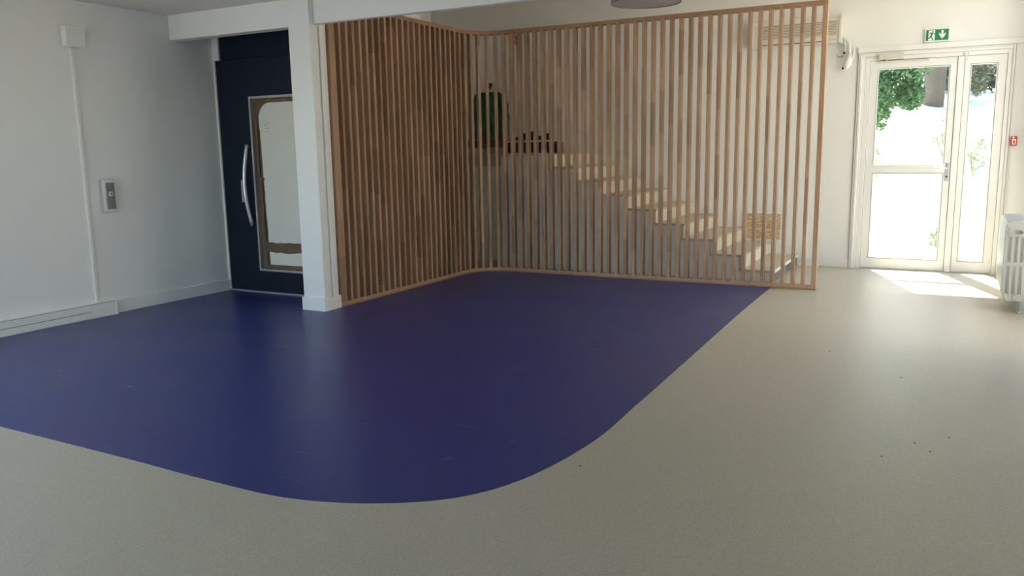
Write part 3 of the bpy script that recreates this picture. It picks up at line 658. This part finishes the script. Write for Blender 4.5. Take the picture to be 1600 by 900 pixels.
for yy in (8.06, 8.85):
    boxes('foot', [(RXa+.15, RXa+.19, yy, yy+.04, 0.0, 0.12), (RXa+.135, RXa+.205, yy-.01, yy+.05, 0.0, 0.02)], 'radiator_enamel', rd, None, 0.004)

# ================================================================== OUTSIDE
nb = thing('bounce_building', 'tan building added out of view to warm the right hand windows', 'building', (8.1, 11.2, -0.12))  # added out of view: blocks blue sky and bounces warm sunlight indoors
box('walls', 5.2, 11.0, 5.5, 17.0, -0.12, 5.6, 'bounce_tan', nb)
prism('roof', [(4.9, 5.6), (11.3, 5.6), (8.1, 7.4)], 'Y', 5.2, 17.3, 'added_roof', nb)
for yy in (7.0, 9.5, 12.0, 14.5):
    wn_ = boxes('window', [(5.16, 5.21, yy-.55, yy+.55, 3.3, 3.36), (5.16, 5.21, yy-.55, yy-.49, 3.36, 4.7), (5.16, 5.21, yy+.49, yy+.55, 3.36, 4.7), (5.16, 5.21, yy-.55, yy+.55, 4.7, 4.76)], 'trim_paint', nb)
    box('pane', 5.185, 5.199, yy-.49, yy+.49, 3.36, 4.7, 'dark_steel', wn_)
struct(box('ground_outside', -40, 40, 3, 60, -0.6, -0.12, 'gravel'), 'pale gravel ground outside the exit door', 'ground')
struct(box('ground_street', -40, 40, -40, 3, -0.6, -0.12, 'asphalt'), 'grey asphalt ground outside the window wall', 'ground')
struct(box('doorstep', -3.0, 2.6, 10.58, 12.6, -0.13, -0.01, 'path_concrete'), 'pale concrete doorstep outside the exit door', 'step')
def bank_z(x, y):
    t = max(0, min(1, (y-12.6)/5.2)); s = t*t*(3-2*t)
    return -0.14 + 2.35*s + 0.10*s*math.sin(x*1.7+y) + 0.05*s*math.sin(x*4.1-y*2.3) + max(0, y-19)*0.12
bm = bmesh.new(); nx, ny = 70, 50; g = []
for j in range(ny+1):
    g.append([bm.verts.new((-14+28*i/nx, 12.4+16*j/ny, bank_z(-14+28*i/nx, 12.4+16*j/ny))) for i in range(nx+1)])
for j in range(ny):
    for i in range(nx): bm.faces.new((g[j][i], g[j][i+1], g[j+1][i+1], g[j+1][i]))
struct(link('bank_outside', me_from(bm, 'bank_outside', True), 'bank_dry', (0, 0, 0)), 'bright dry grass bank rising behind the exit door', 'bank')
def leaves(blobs, n, size, seed, o):
    r = random.Random(seed); V = []; Fc = []
    for _ in range(n):
        bx, by, bz, sx, sy, sz = r.choice(blobs)
        while True:
            p = Vector((r.uniform(-1, 1), r.uniform(-1, 1), r.uniform(-1, 1)))
            if 0.15 < p.length < 1: break
        c = Vector((bx+p.x*sx, by+p.y*sy, bz+p.z*sz)) - o
        a = Vector((r.gauss(0, 1), r.gauss(0, 1), r.gauss(0, .6))).normalized(); b = a.orthogonal().normalized()
        b = Matrix.Rotation(r.uniform(0, 6.28), 3, a) @ b
        L = size*r.uniform(.6, 1.4); i = len(V)
        V += [c - a*L, c + b*L*.38 + a*L*.1, c + a*L, c - b*L*.38 + a*L*.1]; Fc.append((i, i+1, i+2, i+3))
    me = bpy.data.meshes.new('foliage'); me.from_pydata([tuple(v) for v in V], [], Fc); return me
def tree(name, label, x, y, tr, h, blobs, n, size, lm, bm_, seed, lean=0.0, cat='tree', grp='trees on the bank outside'):
    zb = bank_z(x, y)-0.05; t = thing(name, label, cat, (x, y, zb), grp); o = Vector((x, y, zb)); r = random.Random(seed)
    pts = [(x+lean*k/6*h + r.uniform(-.04, .04), y+r.uniform(-.04, .04), zb+h*k/6) for k in range(7)]
    tube('trunk', pts, [tr*(1.15-.1*k) for k in range(7)], bm_, t, 10)
    for k in range(3):
        p = Vector(pts[3+k]); q = p + Vector((r.uniform(-1, 1), r.uniform(-.5, .5), r.uniform(.4, .9)))*h*.22
        tube('branch', [p, (p+q)/2+Vector((0, 0, -.05)), q], [tr*.5, tr*.35, tr*.15], bm_, t, 7)
    f = link('foliage', leaves(blobs, n, size, seed, o), lm, o, t); f['kind'] = 'stuff'
    return t
tree('leafy_tree', 'leafy green tree outside left of the broad trunk', -2.6, 15.6, .10, 2.6, [(-1.25, 15.3, 3.0, .55, .5, .65), (-.85, 15.2, 2.85, .45, .45, .5), (-1.18, 15.0, 2.15, .20, .3, .50), (-.95, 15.4, 2.4, .38, .35, .38), (-.75, 15.4, 2.25, .22, .3, .28), (-2.4, 15.6, 3.6, .9, .7, 1.0), (-.75, 15.6, 3.2, .40, .4, .6)], 8200, .050, 'leaf_green', 'bark', 11)
tree('broad_tree', 'broad pale trunked tree seen through the main door leaf', -0.47, 17.4, .17, 4.2, [(-0.05, 18.6, 3.4, .55, .4, 1.0), (-.6, 18.6, 5.0, 1.4, .7, .9), (-.1, 18.3, 2.8, .35, .3, .5)], 5200, .050, 'leaf_olive', 'bark_pale', 12, .01)
tree('slender_tree', 'slender tree seen through the narrow door leaf', 0.56, 16.3, .05, 4.0, [(.30, 16.6, 3.2, .30, .3, .7), (.22, 16.5, 2.6, .20, .2, .4), (1.2, 16.8, 4.2, .6, .4, .8)], 2600, .045, 'leaf_olive', 'bark_light', 13)
for i, (x, y, lb) in enumerate(((-6.2, 22.0, 'dense dark tree far left on the bank outside'), (-2.9, 22.2, 'dense dark tree behind the leafy green tree'), (0.2, 22.3, 'dense dark tree behind the slender tree'), (3.3, 22.0, 'dense dark tree far right on the bank outside'))):
    z = bank_z(x, y)
    tree('dense_tree', lb, x, y, .16, 4.5, [(x, y, z+2.2, 1.5, .9, 2.2), (x, y, z+4.2, 1.5, .9, 1.8), (x, y, z+1.0, 1.5, .8, 1.0)], 6500, .13, 'leaf_olive', 'bark', 40+i)
def shrub(label, x, y, h, wd, n, lm, seed):
    zb = bank_z(x, y)-.03; t = thing('shrub', label, 'shrub', (x, y, zb), 'low shrubs on the bank outside'); o = Vector((x, y, zb)); r = random.Random(seed)
    for k in range(4):
        tube('stem', [(x, y, zb), (x+r.uniform(-.5, .5)*wd, y+r.uniform(-.3, .3)*wd, zb+h*.55), (x+r.uniform(-.8, .8)*wd, y+r.uniform(-.4, .4)*wd, zb+h*.95)], [.012, .009, .005], 'bark_light', t, 6)
    f = link('foliage', leaves([(x, y, zb+h*.6, wd, wd*.7, h*.5)], n, .05, seed, o), lm, o, t); f['kind'] = 'stuff'
shrub('small green shrub outside at the left edge of the main pane', -1.28, 14.7, .75, .22, 260, 'leaf_light', 61)
shrub('sparse shrub outside beside the door mullion', -0.22, 15.4, .55, .28, 90, 'leaf_light', 62)
shrub('sparse shrub outside behind the narrow pane', 0.24, 15.0, .65, .18, 90, 'leaf_light', 63)
shrub('tiny shrub outside low behind the main pane', -0.18, 13.2, .32, .12, 45, 'leaf_light', 64)

# ------------------------------------------------------------------ crumbs on the floor
cm = bmesh.new(); bmesh.ops.create_icosphere(cm, subdivisions=1, radius=0.0045)
for v in cm.verts: v.co = Vector((v.co.x*random.uniform(.6, 1.6), v.co.y*random.uniform(.6, 1.5), max(-.0035, v.co.z*.7)))
cme = me_from(cm, 'crumb'); cme.materials.append(MAT['ledge_brown'])
for (x, y, lb) in [(0.053, 4.441, 'tiny dark crumb on the beige floor, rightmost of the near cluster'), (-0.025, 4.191, 'tiny dark crumb on the beige floor, lowest but one of the near cluster'), (-0.223, 4.03, 'tiny dark crumb on the beige floor, leftmost of the near cluster'), (-0.095, 4.288, 'tiny dark crumb in the middle of the near cluster on the beige floor'), (-0.709, 6.021, 'tiny dark crumb on the beige floor nearest to the slatted screen'), (-0.221, 5.508, 'tiny dark crumb alone on the floor in front of the exit door reflection'), (-1.443, 3.31, 'tiny dark crumb on the beige floor beside the blue curve')]:
    tag(link('crumb', cme, None, (x, y, 0.0034), None, (0, 0, random.uniform(0, 6))), lb, 'crumb', 'crumbs on the beige floor')
